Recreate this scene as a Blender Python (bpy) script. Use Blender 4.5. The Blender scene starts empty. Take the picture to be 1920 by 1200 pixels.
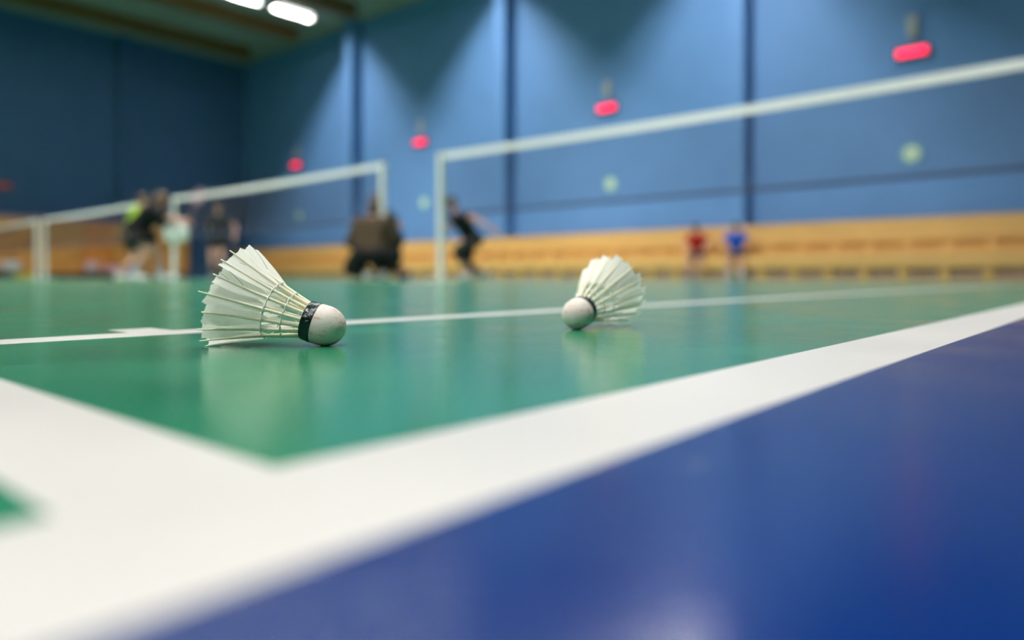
import bpy, bmesh, math, random
from mathutils import Vector, Matrix, Quaternion

# ------------------------------------------------------------------ camera, world, exposure, lights
PI = math.pi
S = bpy.context.scene
COL = S.collection
FPX = 1355.0                       # focal length in pixels of the 1920 frame
CAM_H = 0.0433
YAW = math.atan2(1355.0, 1554.0)   # the court's cross direction lies this far left of the view
cam_d = bpy.data.cameras.new('camera')
cam = bpy.data.objects.new('camera', cam_d)
COL.objects.link(cam)
cam.location = (0, 0, CAM_H)
cam.rotation_euler = (PI / 2, 0, YAW)
cam_d.sensor_width = 36.0
cam_d.lens = FPX / 1920.0 * 36.0
cam_d.shift_y = -80.0 / 1920.0
cam_d.clip_start = 0.005
cam_d.clip_end = 200
cam_d.dof.use_dof = True
cam_d.dof.focus_distance = 0.462
cam_d.dof.aperture_fstop = 2.9
cam_d.dof.aperture_blades = 0
S.camera = cam
S.view_settings.view_transform = 'Standard'
S.view_settings.look = 'None'
S.view_settings.exposure = 0.0
S.view_settings.gamma = 1.0
S.view_settings.use_curve_mapping = False

world = bpy.data.worlds.new('hall_ambient')
S.world = world
world.use_nodes = True
bg = world.node_tree.nodes['Background']
bg.inputs[0].default_value = (0.93, 0.97, 1.0, 1)
bg.inputs[1].default_value = 0.025

# rows of lamps between the courts: offset across, watts per metre, far end; each shines out of an open channel with side plates
STRIPS = [(-0.30, 108.0, 6.5), (6.95, 136.0, 14.23), (14.15, 138.0, 14.23), (21.25, 120.0, 14.23)]
LAMP_Z = 8.80
LAMP_Y0 = -12.8                    # the rows run on behind the camera
CHAN_W, CHAN_D = 0.13, 0.15
for d1_, pw, y1 in STRIPS:
    ld = bpy.data.lights.new('lamp_row_light', 'AREA')
    ld.shape = 'RECTANGLE'
    ld.size = 0.10
    ld.size_y = y1 - LAMP_Y0
    ld.energy = pw * (y1 - LAMP_Y0)
    ld.color = (1.0, 0.985, 0.95)
    lo = bpy.data.objects.new('lamp_row_light', ld)
    COL.objects.link(lo)
    lo.location = (-d1_, (y1 + LAMP_Y0) / 2, LAMP_Z + CHAN_D - 0.004)

# ------------------------------------------------------------------ helpers
def P(d1, d2, z=0.0):
    """court frame: d1 across the courts to the left, d2 away along the court"""
    return Vector((-d1, d2, z))

FWD = Vector((-math.sin(YAW), math.cos(YAW), 0))
RGT = Vector((math.cos(YAW), math.sin(YAW), 0))

def at(px, Z, z=0.0):
    """world point seen in column px at depth Z and height z"""
    return FWD * Z + RGT * ((px - 960.0) / FPX * Z) + Vector((0, 0, z))

def zof(py, Z):
    return CAM_H + (520.0 - py) / FPX * Z

def col4(c):
    return (c[0], c[1], c[2], 1.0)

def make_mat(name, color, rough=0.6, var=0.0, scale=6.0, bump=0.0, bscale=60.0, spec=0.5,
             stretch=(1, 1, 1), color2=None, coat=0.0, metal=0.0, detail=4.0):
    m = bpy.data.materials.new(name)
    m.use_nodes = True
    nt = m.node_tree
    N, L = nt.nodes, nt.links
    b = N['Principled BSDF']
    b.inputs['Base Color'].default_value = col4(color)
    b.inputs['Roughness'].default_value = rough
    b.inputs['Specular IOR Level'].default_value = spec
    b.inputs['Metallic'].default_value = metal
    b.inputs['Coat Weight'].default_value = coat
    tc = N.new('ShaderNodeTexCoord')
    mp = N.new('ShaderNodeMapping')
    mp.inputs['Scale'].default_value = stretch
    L.new(tc.outputs['Object'], mp.inputs['Vector'])
    if var > 0 or color2:
        n = N.new('ShaderNodeTexNoise')
        n.inputs['Scale'].default_value = scale
        n.inputs['Detail'].default_value = detail
        L.new(mp.outputs['Vector'], n.inputs['Vector'])
        r = N.new('ShaderNodeValToRGB')
        r.color_ramp.elements[0].position = 0.3
        r.color_ramp.elements[1].position = 0.7
        c2 = color2 or [min(1, c * (1 + var)) for c in color]
        c1 = color if color2 else [c * (1 - var) for c in color]
        r.color_ramp.elements[0].color = col4(c1)
        r.color_ramp.elements[1].color = col4(c2)
        L.new(n.outputs['Fac'], r.inputs['Fac'])
        L.new(r.outputs['Color'], b.inputs['Base Color'])
    if bump > 0:
        n2 = N.new('ShaderNodeTexNoise')
        n2.inputs['Scale'].default_value = bscale
        n2.inputs['Detail'].default_value = 3.0
        L.new(mp.outputs['Vector'], n2.inputs['Vector'])
        bp = N.new('ShaderNodeBump')
        bp.inputs['Strength'].default_value = bump
        bp.inputs['Distance'].default_value = 0.3 / bscale
        L.new(n2.outputs['Fac'], bp.inputs['Height'])
        L.new(bp.outputs['Normal'], b.inputs['Normal'])
    return m

def emit_mat(name, color, strength, rough=0.4):
    m = bpy.data.materials.new(name)
    m.use_nodes = True
    b = m.node_tree.nodes['Principled BSDF']
    b.inputs['Base Color'].default_value = col4(color)
    b.inputs['Roughness'].default_value = rough
    b.inputs['Emission Color'].default_value = col4(color)
    b.inputs['Emission Strength'].default_value = strength
    return m

def obj(name, bm, mats, parent=None, smooth=False):
    me = bpy.data.meshes.new(name)
    bm.to_mesh(me)
    bm.free()
    if not isinstance(mats, (list, tuple)):
        mats = [mats]
    for m in mats:
        me.materials.append(m)
    if smooth:
        for p in me.polygons:
            p.use_smooth = True
    o = bpy.data.objects.new(name, me)
    COL.objects.link(o)
    if parent:
        o.parent = parent
    return o

def tag(o, label=None, cat=None, group=None, kind=None):
    if label: o['label'] = label
    if cat: o['category'] = cat
    if group: o['group'] = group
    if kind: o['kind'] = kind
    return o

def thing(name, label, cat, loc=(0, 0, 0), rz=0.0, group=None):
    o = bpy.data.objects.new(name, None)
    o.empty_display_size = 0.1
    COL.objects.link(o)
    o.location = loc
    o.rotation_euler = (0, 0, rz)
    return tag(o, label, cat, group)

def dup(root, loc, rz=None, label=None):
    def cp(o, par):
        c = o.copy()
        COL.objects.link(c)
        if par: c.parent = par
        for ch in [k for k in COL.objects if k.parent == o]:
            cp(ch, c)
        return c
    r = cp(root, None)
    r.location = loc
    if rz is not None: r.rotation_euler = (0, 0, rz)
    if label: r['label'] = label
    return r

def box(bm, x0, x1, y0, y1, z0, z1, bevel=0.0, mi=0):
    vs = [bm.verts.new((x, y, z)) for z in (z0, z1) for (x, y) in ((x0, y0), (x1, y0), (x1, y1), (x0, y1))]
    fs = [(0, 3, 2, 1), (4, 5, 6, 7), (0, 1, 5, 4), (1, 2, 6, 5), (2, 3, 7, 6), (3, 0, 4, 7)]
    faces = [bm.faces.new([vs[i] for i in f]) for f in fs]
    for f in faces: f.material_index = mi
    if bevel > 0:
        es = list({e for f in faces for e in f.edges})
        bmesh.ops.bevel(bm, geom=es, offset=bevel, segments=2, affect='EDGES', profile=0.5)

def frame_of(d):
    d = d.normalized()
    up = Vector((0, 0, 1)) if abs(d.z) < 0.9 else Vector((0, 1, 0))
    a = d.cross(up).normalized()
    return a, d.cross(a).normalized()

def capsule(bm, p0, r0, p1, r1, seg=14, cap=4, flat0=False, flat1=False):
    """tapered limb with round (or flat) ends, one closed shell"""
    p0, p1 = Vector(p0), Vector(p1)
    d = p1 - p0
    if d.length < 1e-6: d = Vector((0, 0, 1e-5))
    dn = d.normalized()
    a, b = frame_of(dn)
    rows = []
    if not flat0:
        for i in range(1, cap + 1):
            t = PI / 2 * i / cap
            rows.append((p0 - dn * (r0 * math.cos(t)), r0 * math.sin(t)))
        start = p0 - dn * r0
    else:
        rows.append((p0, r0)); start = p0
    if flat1:
        rows.append((p1, r1)); end = p1
    else:
        for i in range(0, cap):
            t = PI / 2 * i / cap
            rows.append((p1 + dn * (r1 * math.sin(t)), r1 * math.cos(t)))
        end = p1 + dn * r1
    rings = []
    for c, r in rows:
        rings.append([bm.verts.new(c + a * (r * math.cos(2 * PI * k / seg)) + b * (r * math.sin(2 * PI * k / seg))) for k in range(seg)])
    v0, v1 = bm.verts.new(start), bm.verts.new(end)
    for k in range(seg):
        k2 = (k + 1) % seg
        bm.faces.new((v0, rings[0][k2], rings[0][k]))
        for i in range(len(rings) - 1):
            bm.faces.new((rings[i][k], rings[i][k2], rings[i + 1][k2], rings[i + 1][k]))
        bm.faces.new((v1, rings[-1][k], rings[-1][k2]))

def tube(bm, pts, radii, seg=8, closed=False, cap=True):
    pts = [Vector(p) for p in pts]
    n = len(pts)
    if not isinstance(radii, (list, tuple)): radii = [radii] * n
    rings = []
    a = None
    for i in range(n):
        if closed: d = pts[(i + 1) % n] - pts[i - 1]
        else: d = pts[min(i + 1, n - 1)] - pts[max(i - 1, 0)]
        d.normalize()
        if a is None: a, _ = frame_of(d)
        a = (a - d * a.dot(d)).normalized()
        b = d.cross(a)
        rings.append([bm.verts.new(pts[i] + (a * math.cos(2 * PI * k / seg) + b * math.sin(2 * PI * k / seg)) * radii[i]) for k in range(seg)])
    m = n if closed else n - 1
    for i in range(m):
        r, q = rings[i], rings[(i + 1) % n]
        for k in range(seg):
            k2 = (k + 1) % seg
            bm.faces.new((r[k], r[k2], q[k2], q[k]))
    if cap and not closed:
        bm.faces.new(rings[0][::-1]); bm.faces.new(rings[-1])

def lathe(bm, prof, seg=48, axis='X'):
    """prof: (a, r) pairs along the axis; r=0 ends close"""
    rings = []
    for a_, r in prof:
        if r < 1e-7:
            rings.append([bm.verts.new((a_, 0, 0) if axis == 'X' else (0, 0, a_))])
        else:
            rr = []
            for k in range(seg):
                t = 2 * PI * k / seg
                rr.append(bm.verts.new((a_, r * math.cos(t), r * math.sin(t)) if axis == 'X' else (r * math.cos(t), r * math.sin(t), a_)))
            rings.append(rr)
    for i in range(len(rings) - 1):
        A, B = rings[i], rings[i + 1]
        for k in range(seg):
            k2 = (k + 1) % seg
            if len(A) == 1 and len(B) == 1: continue
            if len(A) == 1: bm.faces.new((A[0], B[k2], B[k]))
            elif len(B) == 1: bm.faces.new((A[k], A[k2], B[0]))
            else: bm.faces.new((A[k], A[k2], B[k2], B[k]))
    bmesh.ops.recalc_face_normals(bm, faces=bm.faces[:])

# ------------------------------------------------------------------ setting materials
def floor_mat(name, base, dark, rough):
    m = bpy.data.materials.new(name)
    m.use_nodes = True
    N, L = m.node_tree.nodes, m.node_tree.links
    b = N['Principled BSDF']
    b.inputs['Specular IOR Level'].default_value = 0.5
    tc = N.new('ShaderNodeTexCoord')
    n = N.new('ShaderNodeTexNoise'); n.inputs['Scale'].default_value = 9.0; n.inputs['Detail'].default_value = 5
    L.new(tc.outputs['Object'], n.inputs['Vector'])
    r = N.new('ShaderNodeValToRGB')
    r.color_ramp.elements[0].position = 0.35; r.color_ramp.elements[1].position = 0.68
    r.color_ramp.elements[0].color = col4(dark); r.color_ramp.elements[1].color = col4(base)
    L.new(n.outputs['Fac'], r.inputs['Fac'])
    # scuffs and dust specks
    n3 = N.new('ShaderNodeTexNoise'); n3.inputs['Scale'].default_value = 55.0; n3.inputs['Detail'].default_value = 6
    L.new(tc.outputs['Object'], n3.inputs['Vector'])
    r3 = N.new('ShaderNodeValToRGB')
    r3.color_ramp.elements[0].position = 0.66; r3.color_ramp.elements[1].position = 0.80
    r3.color_ramp.elements[0].color = (0, 0, 0, 1); r3.color_ramp.elements[1].color = (0.25, 0.25, 0.25, 1)
    L.new(n3.outputs['Fac'], r3.inputs['Fac'])
    mx = N.new('ShaderNodeMixRGB'); mx.blend_type = 'MIX'
    L.new(r3.outputs['Color'], mx.inputs['Fac'])
    L.new(r.outputs['Color'], mx.inputs['Color1'])
    mx.inputs['Color2'].default_value = (0.62, 0.64, 0.6, 1)
    L.new(mx.outputs['Color'], b.inputs['Base Color'])
    # roughness mottling
    mr = N.new('ShaderNodeMapRange')
    mr.inputs['From Min'].default_value = 0.3; mr.inputs['From Max'].default_value = 0.7
    mr.inputs['To Min'].default_value = rough - 0.035; mr.inputs['To Max'].default_value = rough + 0.06
    L.new(n.outputs['Fac'], mr.inputs['Value'])
    L.new(mr.outputs['Result'], b.inputs['Roughness'])
    # embossed vinyl grain
    n2 = N.new('ShaderNodeTexNoise'); n2.inputs['Scale'].default_value = 420.0; n2.inputs['Detail'].default_value = 2
    L.new(tc.outputs['Object'], n2.inputs['Vector'])
    bp = N.new('ShaderNodeBump'); bp.inputs['Strength'].default_value = 0.26; bp.inputs['Distance'].default_value = 0.0006
    L.new(n2.outputs['Fac'], bp.inputs['Height'])
    L.new(bp.outputs['Normal'], b.inputs['Normal'])
    return m

M_GREEN = floor_mat('green_court_vinyl', (0.024, 0.228, 0.116), (0.018, 0.190, 0.095), 0.16)
M_BLUE = floor_mat('blue_court_vinyl', (0.0015, 0.022, 0.150), (0.001, 0.018, 0.132), 0.18)
M_LINE = floor_mat('white_line_paint', (0.60, 0.58, 0.555), (0.57, 0.55, 0.525), 0.34)
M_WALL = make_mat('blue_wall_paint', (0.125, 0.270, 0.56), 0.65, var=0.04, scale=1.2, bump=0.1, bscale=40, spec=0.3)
M_WALL_SHADE = make_mat('shaded_blue_wall_paint', (0.050, 0.125, 0.27), 0.65, var=0.04, scale=1.2, bump=0.1, bscale=40, spec=0.3)  # wall blue darkened: shade of the unlit end wall put into the colour
M_CEIL = make_mat('grey_ceiling_panel', (0.30, 0.30, 0.26), 0.8, var=0.06, scale=0.8)
M_BEAM = make_mat('brown_glulam', (0.20, 0.09, 0.022), 0.6, var=0.25, scale=3, stretch=(8, 0.6, 8))
M_PINE = make_mat('pale_pine', (0.74, 0.44, 0.145), 0.45, var=0.14, scale=4, stretch=(0.5, 9, 9), bump=0.1, bscale=20)
M_PINED = make_mat('pine_back_board', (0.70, 0.41, 0.13), 0.55, var=0.14, scale=4, stretch=(0.5, 9, 9))
M_KICK = make_mat('grey_brown_kick_board', (0.56, 0.34, 0.24), 0.6, var=0.1)

# ------------------------------------------------------------------ floor with court paint
PITCH = 7.22
B0 = -0.6715                       # back boundary of the courts
NET = B0 + 6.70
X_L = 29.05                        # far side wall
Y_W = 15.90                        # bench wall
def court_lines(k):
    o = 0.095 + PITCH * k
    v = [(o, o + 0.054), (o + 0.46, o + 0.503), (o + 3.03, o + 3.07), (o + 5.60, o + 5.64), (o + 6.05, o + 6.10)]
    h = []
    for s in (1, -1):
        f = (lambda t: NET - s * (6.70 - t))
        for (t0, t1) in ((0, 0.04), (0.7155, 0.76), (4.68, 4.72)):
            h.append(tuple(sorted((f(t0), f(t1)))))
    marks = []
    m0, m1 = B0 + 0.90, B0 + 0.935
    marks.append((o + 0.503, o + 0.545, m0, m1))
    marks.append((o + 5.56, o + 5.60, m0, m1))
    return o, v, h, marks
xs = {-7.0, X_L + 0.2}
ys = {-16.0, Y_W + 0.2}
CL = [court_lines(k) for k in range(4)]
for o, v, h, mk in CL:
    for a_, b_ in v: xs |= {a_, b_}
    for a_, b_ in h: ys |= {a_, b_}
    for a_, b_, c_, d_ in mk:
        xs |= {a_, b_}; ys |= {c_, d_}
xs, ys = sorted(xs), sorted(ys)
def cell_mat(d1, d2):
    for o, v, h, mk in CL:
        if not (o < d1 < o + 6.10 and B0 < d2 < B0 + 13.40): continue
        for i, (a_, b_) in enumerate(v):
            if a_ < d1 < b_:
                if i == 2 and B0 + 4.72 < d2 < B0 + 8.68: continue
                return 1
        for a_, b_ in h:
            if a_ < d2 < b_: return 1
        for a_, b_, c_, d_ in mk:
            if a_ < d1 < b_ and c_ < d2 < d_: return 1
        return 0
    return 2 if d1 < 0.095 else 0
bm = bmesh.new()
grid = [[bm.verts.new(P(a_, b_)) for b_ in ys] for a_ in xs]
for i in range(len(xs) - 1):
    for j in range(len(ys) - 1):
        f = bm.faces.new((grid[i][j], grid[i][j + 1], grid[i + 1][j + 1], grid[i + 1][j]))
        f.material_index = cell_mat((xs[i] + xs[i + 1]) / 2, (ys[j] + ys[j + 1]) / 2)
bmesh.ops.recalc_face_normals(bm, faces=bm.faces[:])
if bm.faces[0].normal.z < 0:
    bmesh.ops.reverse_faces(bm, faces=bm.faces[:])
low = bmesh.ops.extrude_face_region(bm, geom=bm.faces[:])
for v in [g for g in low['geom'] if isinstance(g, bmesh.types.BMVert)]: v.co.z += 0.0
for v in [w for w in bm.verts if w not in set(g for g in low['geom'] if isinstance(g, bmesh.types.BMVert))]: v.co.z = -0.15
bmesh.ops.recalc_face_normals(bm, faces=bm.faces[:])
tag(obj('floor', bm, [M_GREEN, M_LINE, M_BLUE]), 'green and blue vinyl sports floor with white badminton court lines', 'floor', kind='structure')

# ------------------------------------------------------------------ walls, pilasters, ceiling, beams
CEIL = 9.15
COL_R = [-0.42, 6.65, 13.76, 20.97]
bm = bmesh.new()
box(bm, -X_L - 0.3, 7.0, Y_W, Y_W + 0.3, 0, CEIL + 0.2)
for c in COL_R:
    box(bm, -(c + 0.40), -c, Y_W - 0.45, Y_W + 0.05, 0, CEIL + 0.05)
tag(obj('wall_back', bm, M_WALL), 'blue painted long wall with square pilasters above the wooden bench', 'wall', kind='structure')
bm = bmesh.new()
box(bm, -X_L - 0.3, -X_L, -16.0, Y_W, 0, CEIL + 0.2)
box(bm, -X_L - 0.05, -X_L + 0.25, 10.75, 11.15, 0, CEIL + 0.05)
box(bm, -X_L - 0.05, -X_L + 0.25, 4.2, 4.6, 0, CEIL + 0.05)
tag(obj('wall_left', bm, M_WALL_SHADE), 'dark unlit blue end wall behind the farthest court', 'wall', kind='structure')
bm = bmesh.new()
box(bm, -X_L - 0.3, 7.0, -16.0, Y_W + 0.3, CEIL, CEIL + 0.2)
tag(obj('ceiling', bm, M_CEIL), 'grey green ceiling panels high above the courts', 'ceiling', kind='structure')

BEAMS = [(26.75, 'brown wooden ceiling beam nearest the dark corner'),
         (23.35, 'brown wooden ceiling beam second from the dark corner'),
         (19.90, 'brown wooden ceiling beam just right of the white strip lamps')]
for d1_, lab in BEAMS:
    bm = bmesh.new()
    box(bm, -d1_ - 0.19, -d1_ + 0.19, -15.9, 14.75, 8.72, CEIL, bevel=0.012)
    tag(obj('ceiling_beam', bm, M_BEAM), lab, 'ceiling beam', 'brown ceiling beams over the courts')

# ------------------------------------------------------------------ strip lamps under the ceiling
M_WHITE_METAL = make_mat('white_enamel', (0.62, 0.62, 0.60), 0.4)
M_SOCK = make_mat('grey_lamp_socket', (0.10, 0.10, 0.10), 0.5)
M_TUBE = emit_mat('lit_lamp_diffuser', (1.0, 0.99, 0.95), 2.6)
def lamp(label):
    """open channel lamp 1.92 m long; origin under its middle"""
    t = thing('strip_lamp', label, 'lamp', (0, 0, LAMP_Z), 0, 'white strip lamps in rows under the ceiling')
    bm = bmesh.new()
    for s_ in (-1, 1):
        box(bm, s_ * CHAN_W - 0.004, s_ * CHAN_W + 0.004, -0.962, 0.962, 0.0, CHAN_D + 0.03)
    box(bm, -CHAN_W, CHAN_W, -0.962, 0.962, CHAN_D, CHAN_D + 0.03)
    obj('housing', bm, M_WHITE_METAL, t)
    for ya, yb_ in ((-0.962, -0.66), (0.77, 0.962)):
        bm = bmesh.new()
        box(bm, -CHAN_W + 0.005, CHAN_W - 0.005, ya, yb_, 0.0, CHAN_D - 0.008)
        obj('end_block', bm, M_SOCK, t)
    for x in (-0.182, 0.182):
        bm = bmesh.new()
        capsule(bm, (x, -0.53, 0.055), 0.045, (x, 0.64, 0.055), 0.045)
        obj('tube', bm, M_TUBE, t, True)
        for y in (-0.60, 0.71):
            bm = bmesh.new()
            box(bm, x - 0.052, x + 0.052, y - 0.022, y + 0.022, 0.0, 0.115, 0.006)
            obj('socket', bm, M_SOCK, t)
    for y in (-0.6, 0.6):
        bm = bmesh.new()
        tube(bm, [(0, y, CHAN_D + 0.03), (0, y, CEIL - LAMP_Z)], 0.012)
        obj('hanger', bm, M_WHITE_METAL, t)
    return t
lamp0 = lamp('lit white strip lamp nearest the bench wall, at the end of its row')
lamp0.location = (-21.25, 14.23 - 0.965, LAMP_Z)
dup(lamp0, (-21.25, 14.23 - 0.965 - 1.93, LAMP_Z), label='lit white strip lamp second from the bench wall, cut by the top of the picture')
for d1_, pw, y1 in STRIPS:
    y = y1 - 0.965
    while y - 0.965 > LAMP_Y0 - 0.3:
        if not (d1_ > 20 and y > 11.0):
            dup(lamp0, (-d1_, y, LAMP_Z), label='white strip lamp high above the courts, beyond the top of the picture')
        y -= 1.93

# ------------------------------------------------------------------ long wooden bench along the wall
bench = thing('wall_bench', 'long pale pine bench with slatted back running along the blue wall', 'bench', P(12.0, 15.1, 0))
def bx_(d1a, d1b, d2a, d2b, z0, z1, bm, bev=0.0):   # bench-local box
    box(bm, 12.0 - d1b, 12.0 - d1a, d2a - 15.1, d2b - 15.1, z0, z1, bev)
BE0, BE1 = -3.5, 29.0
bm = bmesh.new()
for z in (0.745, 0.882, 1.019): bx_(BE0, BE1, 15.31, 15.345, z, z + 0.128, bm, 0.006)
obj('backrest', bm, M_PINE, bench)
bm = bmesh.new(); bx_(BE0, BE1, 15.30, 15.45, 1.150, 1.178, bm, 0.006)
obj('top_rail', bm, M_PINE, bench)
bm = bmesh.new(); bx_(BE0, BE1, 15.41, 15.447, 0.46, 1.148, bm)
obj('back_board', bm, M_PINED, bench)
bm = bmesh.new()
for y in (14.84, 14.965, 15.09, 15.215, 15.298): bx_(BE0, BE1, y, y + 0.115, 0.455, 0.495, bm, 0.006)
obj('seat', bm, M_PINE, bench)
bm = bmesh.new()
for z in (0.225, 0.342): bx_(BE0, BE1, 14.815, 14.84, z, z + 0.110, bm, 0.005)
bx_(BE0, BE1, 14.81, 14.84, 0.455, 0.495, bm, 0.006)
obj('front_board', bm, M_PINE, bench)
bm = bmesh.new(); bx_(BE0, BE1, 14.95, 14.97, 0.0, 0.453, bm)
obj('kick_board', bm, M_KICK, bench)
leg0 = up0 = None
k = 0
d = BE0 + 0.2
SUP = 0.668
ph = 0.134 * 15.0
d = ph - SUP * 8
while d < BE1 - 0.1:
    if leg0 is None:
        bm = bmesh.new(); box(bm, -0.075, 0.075, -0.235, -0.151, 0, 0.452, 0.006)
        leg0 = obj('support', bm, M_PINE, bench); lo = leg0
        bm = bmesh.new(); box(bm, -0.085, 0.085, 0.247, 0.308, 0.497, 1.148, 0.006)
        up0 = obj('upright', bm, M_PINE, bench); uo = up0
    else:
        lo = leg0.copy(); COL.objects.link(lo); lo.parent = bench
        uo = up0.copy(); COL.objects.link(uo); uo.parent = bench
    lo.location = (12.0 - d, 0, 0); uo.location = (12.0 - d, 0, 0)
    d += SUP

# ------------------------------------------------------------------ nets and posts
M_POST = make_mat('white_post_paint', (0.88, 0.89, 0.85), 0.35)
M_TAPE = make_mat('white_net_tape', (0.88, 0.88, 0.85), 0.8, var=0.05, scale=20)
M_CORD = make_mat('dark_net_cord', (0.035, 0.03, 0.05), 0.8)
M_RUB = make_mat('black_rubber', (0.02, 0.02, 0.02), 0.7)
POSTS = []
NETLEN = [(0.32, 6.355), (7.55, 13.585), (14.82, 20.905), (21.645, 27.855)]

def net_post(d1_, label):
    t = thing('net_post', label, 'net post', P(d1_, NET, 0), 0, 'white badminton net posts')
    bm = bmesh.new()
    box(bm, -0.032, 0.032, -0.032, 0.032, 0.02, 1.55, 0.008)
    obj('pole', bm, M_POST, t)
    bm = bmesh.new()
    box(bm, -0.05, 0.05, -0.20, 0.20, 0.0, 0.022, 0.004)
    obj('base', bm, M_POST, t)
    bm = bmesh.new()
    capsule(bm, (0, 0, 1.55), 0.02, (0, 0, 1.562), 0.016)
    obj('cap', bm, M_RUB, t, True)
    return t
PL = ['white net post out of frame at the right end of the near net',
      'white net post at the left end of the near net, beside the leaning player',
      'white net post beside the crouching person in a brown jacket',
      'white net post beside the bending player in a black dress',
      'white net post before the orange partition, right one of a close pair',
      'white net post before the orange partition, left one of a close pair',
      'white net post beyond the left edge of the picture']
pos_d1 = [0.275, 6.40, 7.505, 13.63, 20.95, 21.60, 27.9]
for i, (a_, b_) in enumerate(NETLEN):
    pass
for d1_, lab in zip(pos_d1[1:6], PL[1:6]):
    net_post(d1_, lab)
net_post(pos_d1[0], 'white net post standing at the right end of the nearest net')
net_post(pos_d1[6], 'white net post at the far left end of the most distant net')

def net_mesh(Ln):
    bm = bmesh.new()
    n = int(Ln / 0.02)
    for i in range(n + 1):
        x = -Ln / 2 + Ln * i / n
        w = 0.0009
        z0, z1 = 0.79, 1.452 + 0.02 * ((2 * x / Ln) ** 2)
        vs = [bm.verts.new((x + dx, dy, z)) for z in (z0, z1) for dx, dy in ((-w, -w), (w, -w), (0, w))]
        for k_ in range(3):
            bm.faces.new((vs[k_], vs[(k_ + 1) % 3], vs[3 + (k_ + 1) % 3], vs[3 + k_]))
    for j in range(34):
        z = 0.79 + 0.02 * j
        w = 0.0009 if j > 1 else 0.003
        vs = [bm.verts.new((x, dy, z + dz)) for x in (-Ln / 2, Ln / 2) for dy, dz in ((-w, -w), (w, -w), (0, w))]
        for k_ in range(3):
            bm.faces.new((vs[k_], vs[(k_ + 1) % 3], vs[3 + (k_ + 1) % 3], vs[3 + k_]))
    return bm
NL = ['nearest badminton net, its white tape crossing the right half above the wooden bench',
      'second badminton net, its white tape ending at the post by the crouching person',
      'third badminton net, its tape crossing behind the player in the lime shirt',
      'most distant badminton net at the left edge before the orange partition']
first_net = None
for (a_, b_), lab in zip(NETLEN, NL):
    c = P((a_ + b_) / 2, NET, 0)
    Ln = b_ - a_ - 0.02
    t = thing('badminton_net', lab, 'net', c, 0, 'badminton nets across the courts')
    obj('netting', net_mesh(Ln), M_CORD, t)
    bm = bmesh.new()
    nseg = 24
    rows = []
    for i in range(nseg + 1):
        x = -Ln / 2 + Ln * i / nseg
        z = 1.524 + 0.022 * ((2 * x / Ln) ** 2)
        rows.append([bm.verts.new((x, y, z + dz)) for y, dz in ((-0.004, 0), (-0.004, -0.075), (0.004, -0.075), (0.004, 0))])
    for i in range(nseg):
        for k_ in range(4):
            bm.faces.new((rows[i][k_], rows[i][(k_ + 1) % 4], rows[i + 1][(k_ + 1) % 4], rows[i + 1][k_]))
    bm.faces.new(rows[0]); bm.faces.new(rows[-1])
    bmesh.ops.recalc_face_normals(bm, faces=bm.faces[:])
    obj('top_tape', bm, M_TAPE, t)
    bm = bmesh.new()
    box(bm, -Ln / 2, Ln / 2, -0.004, 0.004, 0.775, 0.805)
    obj('bottom_hem', bm, make_mat('dark_net_hem', (0.045, 0.06, 0.13), 0.8), t)

# ------------------------------------------------------------------ red displays and round signs on the wall
M_LED = emit_mat('red_lit_display', (1.0, 0.008, 0.07), 2.6)
M_LED2 = emit_mat('dim_red_display', (0.45, 0.10, 0.08), 0.28)
M_GREY = make_mat('grey_metal_box', (0.42, 0.42, 0.42), 0.5)
M_DARK = make_mat('black_plastic', (0.02, 0.02, 0.025), 0.4)
def display(label, loc, rz, group, led, hung=True):
    t = thing('wall_display', label, 'display', loc, rz, group)   # faces local -Y, back on the wall at y=0
    bm = bmesh.new(); box(bm, -0.31, 0.31, -0.09, 0.0, -0.115, 0.115, 0.01)
    obj('housing', bm, M_DARK, t)
    bm = bmesh.new(); box(bm, -0.27, 0.27, -0.096, -0.0905, -0.072, 0.072, 0.002)
    obj('light_panel', bm, led, t)
    if not hung: return t
    bm = bmesh.new(); box(bm, -0.015, 0.015, -0.03, 0.0, 0.116, 0.30)
    obj('conduit', bm, M_GREY, t)
    bm = bmesh.new(); box(bm, -0.085, 0.085, -0.10, 0.0, 0.30, 0.72, 0.012)
    obj('bracket_box', bm, M_GREY, t)
    return t
DL = [(3.40, 'red lit wall display nearest the right edge, largest of its row'),
      (10.52, 'red lit wall display second from the right, above the white feathers'),
      (17.78, 'red lit wall display between the tops of the two net posts'),
      (25.05, 'red lit wall display nearest the dark corner, smallest of its row')]
for d1_, lab in DL:
    display(lab, P(d1_, Y_W, 4.46), 0, 'red lit displays high on the blue wall', M_LED)
display('dim dull red display on the dark end wall at the left edge', P(X_L, 7.05, 3.15), PI / 2, None, M_LED2, False)

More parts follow.
